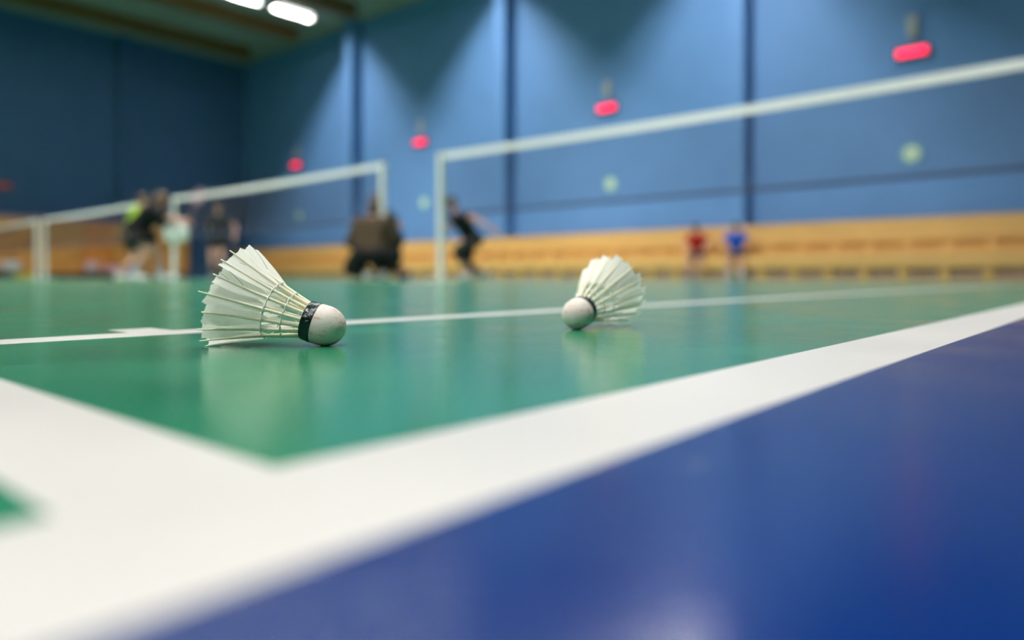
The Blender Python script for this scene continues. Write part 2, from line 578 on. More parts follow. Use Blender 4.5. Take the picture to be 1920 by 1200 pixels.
M_SIGN = make_mat('pale_green_sign_face', (0.62, 0.80, 0.60), 0.5)
M_RIM = make_mat('green_sign_rim', (0.12, 0.42, 0.36), 0.5)
SL = [(3.42, 'round pale green wall sign nearest the right edge'),
      (10.45, 'round pale green wall sign above the two seated spectators, second from the right'),
      (17.66, 'round pale green wall sign left of the near net post'),
      (24.95, 'round pale green wall sign nearest the dark corner, faintest of its row')]
for d1_, lab in SL:
    t = thing('round_sign', lab, 'sign', P(d1_, Y_W, 2.48), 0, 'round green signs on the blue wall')
    bm = bmesh.new(); lathe(bm, [(0, 0), (0, 0.19), (0.02, 0.19), (0.022, 0.16), (0.015, 0.16), (0.015, 0)], 40, 'Z')
    bmesh.ops.rotate(bm, verts=bm.verts[:], cent=(0, 0, 0), matrix=Matrix.Rotation(PI / 2, 3, 'X'))
    obj('rim', bm, M_RIM, t)
    bm = bmesh.new(); lathe(bm, [(0.0155, 0), (0.0155, 0.158), (0.020, 0.156), (0.020, 0)], 40, 'Z')
    bmesh.ops.rotate(bm, verts=bm.verts[:], cent=(0, 0, 0), matrix=Matrix.Rotation(PI / 2, 3, 'X'))
    obj('face', bm, M_SIGN, t)

# ------------------------------------------------------------------ orange wooden partition at the end wall, bags before it
M_ORW = make_mat('orange_brown_wood', (0.78, 0.34, 0.075), 0.5, var=0.2, scale=2.5, stretch=(8, 1.5, 0.8))
M_ORW2 = make_mat('red_brown_wood', (0.78, 0.27, 0.045), 0.5, var=0.2, scale=2.5, stretch=(8, 1.5, 0.8))
M_LIL = make_mat('pale_lilac_rail', (0.42, 0.30, 0.48), 0.5)
part = thing('wooden_partition', 'long orange brown wooden partition with black plinth before the dark end wall', 'partition', P(28.6, 9.0, 0))
yy = -5.0
for i, w in enumerate((1.9, 1.6, 1.9, 1.0, 1.5, 1.3)):
    bm = bmesh.new(); box(bm, -0.05, 0.10, yy, yy + w - 0.02, 0.20, 2.05, 0.008)
    obj('panel', bm, M_ORW2 if i in (3,) else M_ORW, part)
    yy += w
PW = yy
bm = bmesh.new(); box(bm, -0.06, 0.13, -5.0, PW - 0.02, 2.052, 2.13, 0.006)
obj('top_rail', bm, M_LIL, part)
bm = bmesh.new(); box(bm, -0.05, 0.45, -5.0, PW - 0.4, 0.0, 0.185, 0.006)
obj('plinth', bm, M_DARK, part)

def soft_bag(name, label, cat, loc, rz, L_, W_, H_, mat, matd):
    t = thing(name, label, cat, loc, rz)
    bm = bmesh.new()
    bmesh.ops.create_uvsphere(bm, u_segments=32, v_segments=20, radius=1.0)
    for v in bm.verts:
        x, y, z = v.co
        f = lambda q, e: math.copysign(abs(q) ** e, q)
        v.co = (f(x, 0.55) * L_ / 2, f(y, 0.6) * W_ / 2, (f(z, 0.6) * 0.5 + 0.5) * H_ + 0.01 * math.sin(9 * x + 5 * y))
        if v.co.z < 0: v.co.z = 0
    obj('body', bm, mat, t, True)
    for s in (-1, 1):
        bm = bmesh.new()
        pts = [(L_ * 0.22 * math.cos(a_), s * W_ * 0.18, H_ * 0.93 + H_ * 0.28 * math.sin(a_)) for a_ in [PI * i / 12 for i in range(13)]]
        tube(bm, pts, 0.012)
        obj('handle', bm, matd, t, True)
    bm = bmesh.new()
    tube(bm, [(-L_ * 0.36 + L_ * 0.72 * i / 10, 0, H_ * (1.0 - 0.06 * ((i - 5) / 5) ** 2) + 0.004) for i in range(11)], 0.008)
    obj('zip', bm, matd, t)
    return t
M_BWH = make_mat('off_white_cloth', (0.70, 0.66, 0.62), 0.8, var=0.08)
M_BPK = make_mat('pale_pink_cloth', (0.72, 0.42, 0.47), 0.8, var=0.08)
M_BLI = make_mat('lilac_cloth', (0.33, 0.25, 0.55), 0.8, var=0.08)
M_BYE = make_mat('yellow_cloth', (0.55, 0.45, 0.02), 0.8, var=0.08)
Zp = lambda px: (28.35) / (0.6572 - 0.7537 * (px - 960) / FPX)
def on_plinth(px, d1_=28.32): 
    r = (px - 960) / FPX
    Z = d1_ / (0.6572 - 0.7537 * r)
    p = at(px, Z); p.z = 0.186
    return p
soft_bag('sports_bag', 'off white sports bag on the black plinth at the left edge', 'bag', on_plinth(20), PI / 2, 0.62, 0.32, 0.42, M_BWH, M_DARK)
soft_bag('round_bag', 'pale pink white round bag on the black plinth left of the lilac bag', 'bag', on_plinth(172), PI / 2, 0.50, 0.36, 0.40, make_mat('pink_white_cloth', (0.75, 0.52, 0.52), 0.8), M_BPK)
soft_bag('long_bag', 'long pink bag on the black plinth left of the bending player', 'bag', on_plinth(213), PI / 2, 0.66, 0.34, 0.30, M_BPK, M_DARK)
soft_bag('shoulder_bag', 'lilac blue bag at the right end of the row on the plinth', 'bag', on_plinth(246), PI / 2, 0.42, 0.34, 0.32, M_BLI, M_DARK)
yb = at(46, 23.0); yb.z = 0.0
soft_bag('yellow_bag', 'small yellow bag on the floor before the black plinth', 'bag', yb, PI / 2, 0.55, 0.26, 0.17, M_BYE, M_DARK)

# ------------------------------------------------------------------ people
def ik(a, t, l1, l2, hint):
    a, t, hint = Vector(a), Vector(t), Vector(hint)
    d = t - a
    L_ = min(d.length, (l1 + l2) * 0.995)
    dn = d.normalized()
    t = a + dn * L_
    x = (l1 * l1 - l2 * l2 + L_ * L_) / (2 * L_)
    h = math.sqrt(max(l1 * l1 - x * x, 0))
    hp = (hint - dn * hint.dot(dn)).normalized()
    return a + dn * x + hp * h, t

def baked(name, caps, voxel, mat, parent, smooth=5):
    bm = bmesh.new()
    for c in caps:
        capsule(bm, c[0], c[1], c[2], c[3], flat0=(len(c) > 4 and 'a' in c[4]), flat1=(len(c) > 4 and 'b' in c[4]))
    o = obj(name, bm, mat, None, True)
    r = o.modifiers.new('r', 'REMESH'); r.mode = 'VOXEL'; r.voxel_size = voxel; r.use_smooth_shade = True
    s = o.modifiers.new('s', 'SMOOTH'); s.iterations = smooth; s.factor = 0.5
    dg = bpy.context.evaluated_depsgraph_get()
    me = bpy.data.meshes.new_from_object(o.evaluated_get(dg))
    old = o.data
    o.modifiers.clear()
    o.data = me
    me.name = name
    bpy.data.meshes.remove(old)
    for p in me.polygons: p.use_smooth = True
    o.parent = parent
    return o

SKIN = make_mat('skin', (0.64, 0.33, 0.25), 0.5, var=0.08, scale=12)
M_EYE = make_mat('eye', (0.03, 0.02, 0.02), 0.2)
M_LIP = make_mat('lips', (0.40, 0.11, 0.10), 0.5)

def person(label, loc, rz, pose, wear, sc=1.0, group=None):
    """pose in metres for a 1.72 m figure facing +Y: pelvis, lean, head, ankles, wrists, hints"""
    t = thing('person', label, 'person', loc, rz, group)
    t.scale = (sc, sc, sc)
    pel = Vector(pose['pelvis'])
    ln = Vector(pose['lean']).normalized()
    side = Vector((1, 0, 0))
    side = Matrix.Rotation(pose.get('twist', 0), 3, 'Z') @ side
    fwd = ln.cross(side).normalized() * -1          # chest forward
    if fwd.y < 0 and abs(ln.y) < 0.95: fwd = -fwd
    chest = pel + ln * 0.40
    shl = pel + ln * 0.47
    neck = pel + ln * 0.53 + fwd * 0.01
    hdir = Vector(pose.get('headdir', (0, 0.25, 0.97))).normalized()
    hc = neck + hdir * 0.155
    look = Vector(pose.get('look', (0, 1, 0)))
    look = (look - hdir * look.dot(hdir)).normalized()
    hs = hdir.cross(look).normalized()
    sh = {s: shl + side * (0.175 * s) for s in (-1, 1)}
    hip = {s: pel + Vector((1, 0, 0)) * (0.095 * s) - ln * 0.02 for s in (-1, 1)}
    knee, ank, elb, wri = {}, {}, {}, {}
    for s in (-1, 1):
        knee[s], ank[s] = ik(hip[s], pose['ankle'][s], 0.43, 0.42, pose['kneehint'][s])
        elb[s], wri[s] = ik(sh[s], pose['wrist'][s], 0.29, 0.255, pose['elbhint'][s])
    B = []
    # trunk
    for s in (-1, 1):
        o_ = side * (0.075 * s)
        B.append((pel + o_, 0.105, pel + ln * 0.2 + o_ * 0.75, 0.092))
        B.append((pel + ln * 0.2 + o_ * 0.75, 0.092, chest + o_ * 1.1, 0.108))
        B.append((chest + o_, 0.10, sh[s] - side * (0.03 * s) - ln * 0.01, 0.062))
        B.append((neck - ln * 0.03, 0.055, sh[s], 0.052))
        # legs
        B.append((hip[s], 0.098, knee[s], 0.058))
        m = knee[s].lerp(ank[s], 0.30)
        B.append((knee[s], 0.055, m, 0.057)); B.append((m, 0.057, ank[s], 0.036))
        # arms
        B.append((sh[s], 0.053, elb[s], 0.040)); 
        m = elb[s].lerp(wri[s], 0.25)
        B.append((elb[s], 0.039, m, 0.041)); B.append((m, 0.041, wri[s], 0.027))
        # feet
        toe = Vector(pose.get('toes', {}).get(s, (0.15 * s, 1, 0))).normalized()
        f0 = ank[s] + Vector((0, 0, -0.045)) - toe * 0.03
        f1 = ank[s] + Vector((0, 0, -0.055)) + toe * 0.15
        B.append((f0, 0.038, f1, 0.030))
        # hand: palm, four bent fingers, thumb
        hd = (wri[s] - elb[s]).normalized()
        pn = Vector(pose.get('palm', {}).get(s, (-s, 0, -0.2)))
        pn = (pn - hd * pn.dot(hd)).normalized()
        ac = hd.cross(pn).normalized() * s              # across the palm, thumb side negative of it
        if ac.dot(Vector((0, 0.6, 0.4))) > 0: ac = -ac
        for q in (-0.022, 0.0, 0.022):
            B.append((wri[s] + ac * (q * 0.6) + hd * 0.01, 0.017, wri[s] + hd * 0.085 + ac * q, 0.014))
        cu = pose.get('curl', {}).get(s, 0.5)
        for q, fl in ((-0.031, 0.92), (-0.0105, 1.0), (0.0105, 0.95), (0.031, 0.76)):
            p = wri[s] + hd * 0.085 + ac * q
            dcur = hd.copy()
            for i, sl in enumerate((0.042, 0.027, 0.021)):
                dcur = (dcur + pn * cu * (0.55 + 0.25 * i)).normalized()
                p2 = p + dcur * sl * fl
                B.append((p, 0.0092 - 0.0008 * i, p2, 0.0084 - 0.0008 * i))
                p = p2
        p = wri[s] + hd * 0.025 - ac * 0.026
        p2 = p - ac * 0.032 + hd * 0.025 + pn * 0.012
        p3 = p2 + hd * 0.032 + pn * (0.012 + 0.012 * cu)
        B.append((p, 0.013, p2, 0.0105)); B.append((p2, 0.0105, p3, 0.009))
    # neck and head
    B.append((neck - ln * 0.05, 0.058, neck + hdir * 0.09, 0.050))
    B.append((hc + hdir * 0.028 - look * 0.018, 0.082, hc + hdir * 0.030 + look * 0.018, 0.078))
    B.append((hc + hdir * 0.01 + look * 0.02, 0.072, hc - hdir * 0.075 + look * 0.045, 0.036))
    B.append((hc - hdir * 0.04 - look * 0.01, 0.058, hc - hdir * 0.085 + look * 0.058, 0.022))
    B.append((hc + hdir * 0.012 + look * 0.088, 0.010, hc - hdir * 0.026 + look * 0.108, 0.014))
    for s in (-1, 1):
        B.append((hc + hs * (0.080 * s) + hdir * 0.018 - look * 0.005, 0.015, hc + hs * (0.078 * s) - hdir * 0.022, 0.011))
    baked('body', B, 0.0065, SKIN, t, 4)
    for s in (-1, 1):
        bm = bmesh.new()
        bmesh.ops.create_uvsphere(bm, u_segments=12, v_segments=8, radius=0.0125,
                                  matrix=Matrix.Translation(hc + look * 0.083 + hs * (0.031 * s) + hdir * 0.012))
        obj('eye', bm, M_EYE, t, True)
    bm = bmesh.new()
    capsule(bm, hc + look * 0.086 - hdir * 0.057 - hs * 0.018, 0.008, hc + look * 0.086 - hdir * 0.057 + hs * 0.018, 0.008)
    obj('mouth', bm, M_LIP, t, True)
    # clothes
    e = 0.016 + wear.get('bulk', 0)
    T = []
    for s in (-1, 1):
        o_ = side * (0.075 * s)
        T.append((pel + o_ - ln * (0.02 if wear.get('tuck') else 0.06), 0.120 + e * .4, pel + ln * 0.2 + o_ * 0.75, 0.096 + e, 'a'))
        T.append((pel + ln * 0.2 + o_ * 0.75, 0.096 + e, chest + o_ * 1.1, 0.110 + e))
        T.append((chest + o_, 0.102 + e * .9, sh[s] - side * (0.035 * s) - ln * (wear.get('bulk', 0)), 0.060 + e * .5))
        T.append((neck - ln * 0.05, 0.062, sh[s], 0.056 + e * .5))
        if wear.get('sleeve', 0.6) > 0:
            k_ = wear.get('sleeve', 0.6)
            if k_ <= 1:
                T.append((sh[s], 0.056 + e, sh[s].lerp(elb[s], k_), 0.046 + e, 'b'))
            else:
                T.append((sh[s], 0.056 + e, elb[s], 0.044 + e))
                T.append((elb[s], 0.044 + e, elb[s].lerp(wri[s], k_ - 1), 0.032 + e, 'b'))
    baked('shirt' if not wear.get('jacket') else 'jacket', T, 0.010, wear['top'], t, 4)
    if wear.get('skirt'):
        K = []
        for s in (-1, 1):
            K.append((pel + ln * 0.10 + side * 0.05 * s, 0.108, hip[s].lerp(knee[s], wear['skirt']) + Vector((0.02 * s, -0.02, 0)), 0.185, 'b'))
        mid = (hip[-1].lerp(knee[-1], wear['skirt']) + hip[1].lerp(knee[1], wear['skirt'])) / 2
        K.append((pel + ln * 0.10, 0.11, mid + Vector((0, 0.02, 0)), 0.19, 'b'))
        baked('skirt', K, 0.010, wear['bottom'], t, 4)
    else:
        K = []
        for s in (-1, 1):
            o_ = side * (0.075 * s)
            K.append((pel + o_ + ln * 0.07, 0.104 + e * .5, hip[s], 0.108 + e * .5))
            kl = wear.get('leg', 0.6)
            if kl <= 1:
                K.append((hip[s], 0.104 + e, hip[s].lerp(knee[s], kl), 0.078 + e, 'b'))
            else:
                K.append((hip[s], 0.104 + e, knee[s], 0.064 + e))
                K.append((knee[s], 0.064 + e, knee[s].lerp(ank[s], kl - 1), 0.046 + e, 'b'))
        baked('trousers' if wear.get('leg', 0.6) > 1 else 'shorts', K, 0.010, wear['bottom'], t, 4)
    for s in (-1, 1):
        toe = Vector(pose.get('toes', {}).get(s, (0.15 * s, 1, 0))).normalized()
        f0 = ank[s] + Vector((0, 0, -0.040)) - toe * 0.035
        f1 = ank[s] + Vector((0, 0, -0.050)) + toe * 0.16
        so = baked('shoe', [(f0, 0.050, f1, 0.040), (ank[s] + Vector((0, 0, 0.01)), 0.047, f0, 0.048, 'a')], 0.007, wear['shoe'], t, 3)
        if wear.get('sock'):
            baked('sock', [(ank[s].lerp(knee[s], 0.36), 0.055, ank[s], 0.043, 'a')], 0.007, wear['sock'], t, 2)
    H = [(hc + hdir * 0.034 - look * 0.032, 0.088, hc + hdir * 0.046 + look * 0.016, 0.082),
         (hc - look * 0.045, 0.076, hc - hdir * 0.045 - look * 0.048, 0.060)]
    hl = wear.get('hair_len', 0)
    if hl:
        for q in (-0.05, 0, 0.05):
            H.append((hc - look * 0.055 + hs * q, 0.058, hc - look * 0.085 - hdir * hl + hs * q * 1.3 + Vector((0, 0, -hl * 0.25)), 0.045))
        for s in (-1, 1):
            H.append((hc + hs * (0.075 * s) + hdir * 0.02, 0.035, hc + hs * (0.085 * s) - hdir * hl * 0.8 - look * 0.02, 0.028))
    baked('hair', H, 0.008, wear['hair'], t, 3)
    return t, dict(wri=wri, elb=elb, hc=hc, sh=sh)

def cloth(name, c): return make_mat(name, c, 0.85, var=0.1, scale=15, bump=0.2, bscale=60, spec=0.25)
C_BLACK = cloth('black_cloth', (0.008, 0.008, 0.009))
C_BLACK2 = cloth('charcoal_cloth', (0.018, 0.02, 0.022))
C_BROWN = cloth('brown_jacket_cloth', (0.060, 0.040, 0.022))
C_LIME = cloth('lime_cloth', (0.36, 0.52, 0.03))
C_RED = cloth('red_cloth', (0.42, 0.008, 0.012))
C_BLUE = cloth('bright_blue_cloth', (0.008, 0.11, 0.62))
C_WHITE = make_mat('white_shoe', (0.70, 0.68, 0.68), 0.6)
C_GREYS = make_mat('grey_shoe', (0.42, 0.41, 0.44), 0.6)
C_NAVY = cloth('dark_navy_cloth', (0.012, 0.014, 0.03))
C_GREYT = cloth('grey_brown_cloth', (0.16, 0.12, 0.11))
H_BROWN = make_mat('brown_hair', (0.045, 0.022, 0.010), 0.5, var=0.3, scale=30)
H_LBROWN = make_mat('long_brown_hair', (0.075, 0.038, 0.016), 0.5, var=0.3, scale=30)
H_DARK = make_mat('dark_hair', (0.02, 0.012, 0.008), 0.5, var=0.3, scale=30)

def face(ang_deg):
    """rotation so that local +Y points ang degrees clockwise from straight away from the camera"""
    return YAW - math.radians(ang_deg)

G = lambda px, Z: tuple(at(px, Z))
# crouching person in a brown jacket, seen from behind
person('person squatting in a brown jacket and black trousers, seen from behind by a net post',
       G(691, 8.75), face(3),
       dict(pelvis=(0.01, 0, 0.36), lean=(0.0, 0.40, 0.92), headdir=(0, 0.30, 0.95), look=(0, 1, 0.0),
            ankle={-1: (-0.03, 0.02, 0.095), 1: (0.19, 0.06, 0.095)}, kneehint={-1: (-0.8, 0.9, 0.0), 1: (0.35, 1, 0.4)},
            toes={-1: (-0.5, 1, 0), 1: (0.2, 1, 0)},
            wrist={-1: (-0.16, 0.36, 0.50), 1: (0.12, 0.42, 0.55)}, elbhint={-1: (-0.5, -0.6, -0.8), 1: (0.5, -0.6, -0.8)}),
       dict(top=C_BROWN, bottom=C_BLACK, shoe=C_WHITE, sleeve=1.95, leg=1.9, hair=H_BROWN, jacket=True, bulk=0.035), 0.90)
# player half hidden behind that post
person('player in black half hidden behind the net post next to the squatting person',
       G(737, 11.3), face(-62),
       dict(pelvis=(0, 0, 0.66), lean=(0.0, 0.50, 0.86), headdir=(0, 0.5, 0.86), look=(0, 1, -0.1),
            ankle={-1: (-0.16, 0.12, 0.095), 1: (0.16, -0.14, 0.095)}, kneehint={-1: (-0.2, 1, 0), 1: (0.2, 1, 0)},
            wrist={-1: (-0.24, 0.35, 0.82), 1: (0.20, 0.30, 0.78)}, elbhint={-1: (-1, -0.6, -0.3), 1: (0.8, -0.8, -0.2)}),
       dict(top=C_BLACK2, bottom=C_BLACK, shoe=C_NAVY, sleeve=0.65, leg=1.85, hair=H_DARK))
# player leaning forward in black
person('player in black leaning forward beside the near net post, bare arm swung back',
       G(886, 11.9), face(-128),
       dict(pelvis=(0, 0, 0.68), lean=(0.10, 0.58, 0.80), headdir=(0.05, 0.40, 0.9), look=(-0.2, 1, -0.05),
            ankle={-1: (-0.10, 0.16, 0.095), 1: (0.10, -0.34, 0.115)}, kneehint={-1: (0, 1, 0.1), 1: (0, 1, -0.1)},
            wrist={-1: (-0.34, -0.22, 0.80), 1: (0.30, 0.40, 0.85)}, elbhint={-1: (-1, -0.4, 0.4), 1: (0.6, -0.6, -0.4)}),
       dict(top=C_BLACK, bottom=C_BLACK2, shoe=C_WHITE, sleeve=0.25, leg=1.45, hair=H_DARK))
# bending player in black dress
pz, inf = person('player in a black dress with long brown hair bending forward by the distant post',
       G(251, 11.7), face(88),
       dict(pelvis=(0, 0, 0.80), lean=(0.0, 0.72, 0.69), headdir=(0, 0.35, 0.93), look=(0.15, 1, -0.1),
            ankle={-1: (-0.13, 0.36, 0.095), 1: (0.13, 0.06, 0.095)}, kneehint={-1: (0, 1, 0), 1: (0, 1, 0)},
            wrist={-1: (-0.06, 0.60, 0.93), 1: (0.14, 0.90, 0.93)}, elbhint={-1: (-0.6, -0.4, -1), 1: (0.6, -0.3, -1)},
            curl={-1: 1.0, 1: 1.15}),
       dict(top=C_BLACK, bottom=C_BLACK, shoe=C_WHITE, sleeve=0.95, skirt=0.62, bulk=0.03, hair=H_LBROWN, hair_len=0.22, sock=C_GREYS))
# lime shirt player behind her
person('player in a lime green shirt standing behind the bending player in black',
       G(244, 13.6), face(70),
       dict(pelvis=(0, -0.02, 0.86), lean=(0.0, 0.34, 0.94), headdir=(0, 0.3, 0.95), look=(0, 1, -0.1),
            ankle={-1: (-0.15, 0.12, 0.095), 1: (0.15, -0.16, 0.095)}, kneehint={-1: (0, 1, 0), 1: (0, 1, 0)},
            wrist={-1: (-0.20, 0.42, 1.00), 1: (0.20, 0.40, 1.02)}, elbhint={-1: (-0.6, -0.6, -0.6), 1: (0.6, -0.6, -0.6)}),
       dict(top=C_LIME, bottom=C_NAVY, shoe=C_WHITE, sleeve=0.75, leg=0.75, hair=H_BROWN))
# standing in dark shirt
person('person in a black shirt standing left of the near shuttlecock, arms hanging down',
       G(410, 15.9), face(176),
       dict(pelvis=(0, 0, 0.93), lean=(0.0, 0.02, 1), headdir=(0, 0.10, 0.99), look=(0, 1, -0.05),
            ankle={-1: (-0.12, 0.05, 0.095), 1: (0.12, 0.0, 0.095)}, kneehint={-1: (0, 1, 0), 1: (0, 1, 0)},
            wrist={-1: (-0.38, 0.10, 0.95), 1: (0.14, -0.16, 0.98)}, elbhint={-1: (-1, -0.6, 0), 1: (1, -0.8, 0)}),
       dict(top=C_BLACK2, bottom=C_BLACK2, shoe=C_GREYS, sleeve=0.6, leg=0.55, hair=H_BROWN, sock=C_GREYT, bulk=0.02), 0.98)
# seated spectators on the bench (bench seat top 0.495)
def seated(label, px, wear, ax, sc, leanx=0.0, legx=0.0):
    r = (px - 960) / FPX
    d2 = 15.02
    d1 = d2 * (0.6572 - 0.7537 * r) / (0.7537 + 0.6572 * r)
    person(label, P(d1, d2, 0), PI + math.radians(ax),
       dict(pelvis=(0, 0, 0.505 / sc + 0.085), lean=(leanx, 0.30, 0.95), headdir=(0, 0.35, 0.93), look=(0, 1, -0.2),
            ankle={-1: (-0.14 + legx, 0.52, 0.095), 1: (0.14 + legx, 0.46, 0.095)}, kneehint={-1: (-0.2, 1, 1), 1: (0.2, 1, 1)},
            wrist={-1: (-0.19, 0.36, 0.505 / sc + 0.17), 1: (0.17, 0.34, 0.505 / sc + 0.17)}, elbhint={-1: (-1, -0.4, -0.3), 1: (1, -0.4, -0.3)}),
       wear, sc)
seated('person in a red shirt sitting on the long wooden bench', 1308,
       dict(top=C_RED, bottom=C_NAVY, shoe=C_GREYS, sleeve=0.55, leg=0.8, hair=H_BROWN), 14, 0.86)
seated('person in a bright blue shirt sitting on the long wooden bench', 1380,
       dict(top=C_BLUE, bottom=C_NAVY, shoe=C_WHITE, sleeve=0.5, leg=0.75, hair=H_DARK, sock=C_WHITE), 22, 0.86)

# racket and white bag of the bending player
M_STR = make_mat('pale_strings', (0.62, 0.42, 0.48), 0.5)
M_FRM = make_mat('pink_racket_frame', (0.55, 0.28, 0.34), 0.35)
def racket(label, hand, head_dir, rz_root, root_loc, scale=1.0):
    t = thing('badminton_racket', label, 'racket', root_loc, rz_root)
    hand = Vector(hand); d = Vector(head_dir).normalized()
    a_, b_ = frame_of(d)
    a_ = Vector((0.25, 0.9, 0)); a_ = (a_ - d * a_.dot(d)).normalized()
    bm = bmesh.new(); tube(bm, [hand - d * 0.07, hand + d * 0.10], [0.014, 0.0125], 10)
    obj('grip', bm, M_DARK, t, True)
    bm = bmesh.new(); tube(bm, [hand + d * 0.10, hand + d * 0.33], 0.004, 8)
    obj('shaft', bm, M_FRM, t, True)
    c = hand + d * (0.33 + 0.125)
    bm = bmesh.new()
    tube(bm, [c + d * (0.125 * math.cos(q)) + a_ * (0.10 * math.sin(q)) for q in [2 * PI * i / 40 for i in range(40)]], 0.006, 8, closed=True)
    obj('frame', bm, M_FRM, t, True)
    bm = bmesh.new()
    for i in range(-9, 10):
        x = i * 0.0102
        h = 0.125 * math.sqrt(max(0, 1 - (x / 0.10) ** 2))
        tube(bm, [c + a_ * x - d * h, c + a_ * x + d * h], 0.0012, 4)
    for i in range(-11, 12):
        y = i * 0.0108
        w = 0.10 * math.sqrt(max(0, 1 - (y / 0.125) ** 2))
        tube(bm, [c + d * y - a_ * w, c + d * y + a_ * w], 0.0012, 4)
    obj('strings', bm, M_STR, t)
hd = (inf['wri'][1] - inf['elb'][1]).normalized()
racket('racket with pinkish strings held up by the bending player in the black dress', inf['wri'][1] + hd * 0.085 + Vector((0, 0, -0.015)),
       (0, 0.33, 0.94), pz.rotation_euler[2], pz.location)
hl_ = inf['wri'][-1]
hc_ = hl_ + (inf['wri'][-1] - inf['elb'][-1]).normalized() * 0.10
wb = pz.matrix_basis @ Vector((hc_.x, hc_.y, hc_.z - 0.345))
t = soft_bag('white_pouch', 'white soft pouch held in front by the bending player in the black dress', 'bag', wb, pz.rotation_euler[2] + PI / 2, 0.40, 0.16, 0.28, make_mat('white_pouch_cloth', (0.74, 0.76, 0.72), 0.8, var=0.06), C_WHITE)

# ------------------------------------------------------------------ shuttlecocks
def feather_mat():
    m = bpy.data.materials.new('white_goose_feather')
    m.use_nodes = True
    N, L = m.node_tree.nodes, m.node_tree.links
    out = N['Material Output']; b = N['Principled BSDF']
    uv = N.new('ShaderNodeUVMap'); uv.uv_map = 'UVMap'
    mp = N.new('ShaderNodeMapping'); mp.inputs['Scale'].default_value = (70, 1.2, 1)
    L.new(uv.outputs['UV'], mp.inputs['Vector'])
    n = N.new('ShaderNodeTexNoise'); n.inputs['Scale'].default_value = 1.0; n.inputs['Detail'].default_value = 3
    L.new(mp.outputs['Vector'], n.inputs['Vector'])
    r = N.new('ShaderNodeValToRGB')
    r.color_ramp.elements[0].position = 0.3; r.color_ramp.elements[1].position = 0.65
    r.color_ramp.elements[0].color = (0.90, 0.89, 0.83, 1); r.color_ramp.elements[1].color = (0.98, 0.97, 0.93, 1)
    L.new(n.outputs['Fac'], r.inputs['Fac'])
    b.inputs['Roughness'].default_value = 0.55
    b.inputs['Specular IOR Level'].default_value = 0.3
    L.new(r.outputs['Color'], b.inputs['Base Color'])
    bp = N.new('ShaderNodeBump'); bp.inputs['Strength'].default_value = 0.35; bp.inputs['Distance'].default_value = 0.0003
    L.new(n.outputs['Fac'], bp.inputs['Height']); L.new(bp.outputs['Normal'], b.inputs['Normal'])
    tr = N.new('ShaderNodeBsdfTranslucent')
    L.new(r.outputs['Color'], tr.inputs['Color'])
    mx = N.new('ShaderNodeMixShader'); mx.inputs['Fac'].default_value = 0.42
    L.new(b.outputs['BSDF'], mx.inputs[1]); L.new(tr.outputs['BSDF'], mx.inputs[2])
    L.new(mx.outputs['Shader'], out.inputs['Surface'])
    return m
M_FEA = feather_mat()
M_QUILL = make_mat('cream_quill', (0.90, 0.85, 0.64), 0.35, var=0.05, scale=300)
M_QUILL.node_tree.nodes['Principled BSDF'].inputs['Subsurface Weight'].default_value = 0.15
M_QUILL.node_tree.nodes['Principled BSDF'].inputs['Subsurface Radius'].default_value = (0.002, 0.0015, 0.0008)
M_THREAD = make_mat('pale_glued_thread', (0.90, 0.90, 0.84), 0.3)
M_BAND = make_mat('dark_green_band_tape', (0.0025, 0.014, 0.013), 0.12, bump=1.0, bscale=260, coat=0.0)
M_BAND.node_tree.nodes['Bump'].inputs['Distance'].default_value = 0.0009
def cork_mat():
    m = make_mat('worn_white_cork_leather', (0.74, 0.68, 0.62), 0.6, var=0.05, scale=200, bump=0.5, bscale=700, stretch=(1, 1, 1))
    N, L = m.node_tree.nodes, m.node_tree.links
    b = N['Principled BSDF']
    src = b.inputs['Base Color'].links[0].from_socket
    tc = N.new('ShaderNodeTexCoord')
    mp = N.new('ShaderNodeMapping'); mp.inputs['Scale'].default_value = (90, 60, 220); mp.inputs['Rotation'].default_value = (0.4, 0.5, 0.2)
    L.new(tc.outputs['Object'], mp.inputs['Vector'])
    n = N.new('ShaderNodeTexNoise'); n.inputs['Scale'].default_value = 1.6; n.inputs['Detail'].default_value = 6
    L.new(mp.outputs['Vector'], n.inputs['Vector'])
    r = N.new('ShaderNodeValToRGB')
    r.color_ramp.elements[0].position = 0.55; r.color_ramp.elements[1].position = 0.70
    r.color_ramp.elements[0].color = (0, 0, 0, 1); r.color_ramp.elements[1].color = (0.8, 0.8, 0.8, 1)
    L.new(n.outputs['Fac'], r.inputs['Fac'])
    mx = N.new('ShaderNodeMixRGB')
    L.new(r.outputs['Color'], mx.inputs['Fac']); L.new(src, mx.inputs['Color1'])
    mx.inputs['Color2'].default_value = (0.62, 0.22, 0.16, 1)
    # broad pink rubbing
    n2 = N.new('ShaderNodeTexNoise'); n2.inputs['Scale'].default_value = 70; n2.inputs['Detail'].default_value = 2
    L.new(tc.outputs['Object'], n2.inputs['Vector'])
    r2 = N.new('ShaderNodeValToRGB')
    r2.color_ramp.elements[0].position = 0.45; r2.color_ramp.elements[1].position = 0.75
    r2.color_ramp.elements[0].color = (0, 0, 0, 1); r2.color_ramp.elements[1].color = (0.5, 0.5, 0.5, 1)
    L.new(n2.outputs['Fac'], r2.inputs['Fac'])
    mx2 = N.new('ShaderNodeMixRGB')
    L.new(r2.outputs['Color'], mx2.inputs['Fac']); L.new(mx.outputs['Color'], mx2.inputs['Color1'])
    mx2.inputs['Color2'].default_value = (0.76, 0.52, 0.46, 1)
    L.new(mx2.outputs['Color'], b.inputs['Base Color'])
    return m
M_CORK = cork_mat()

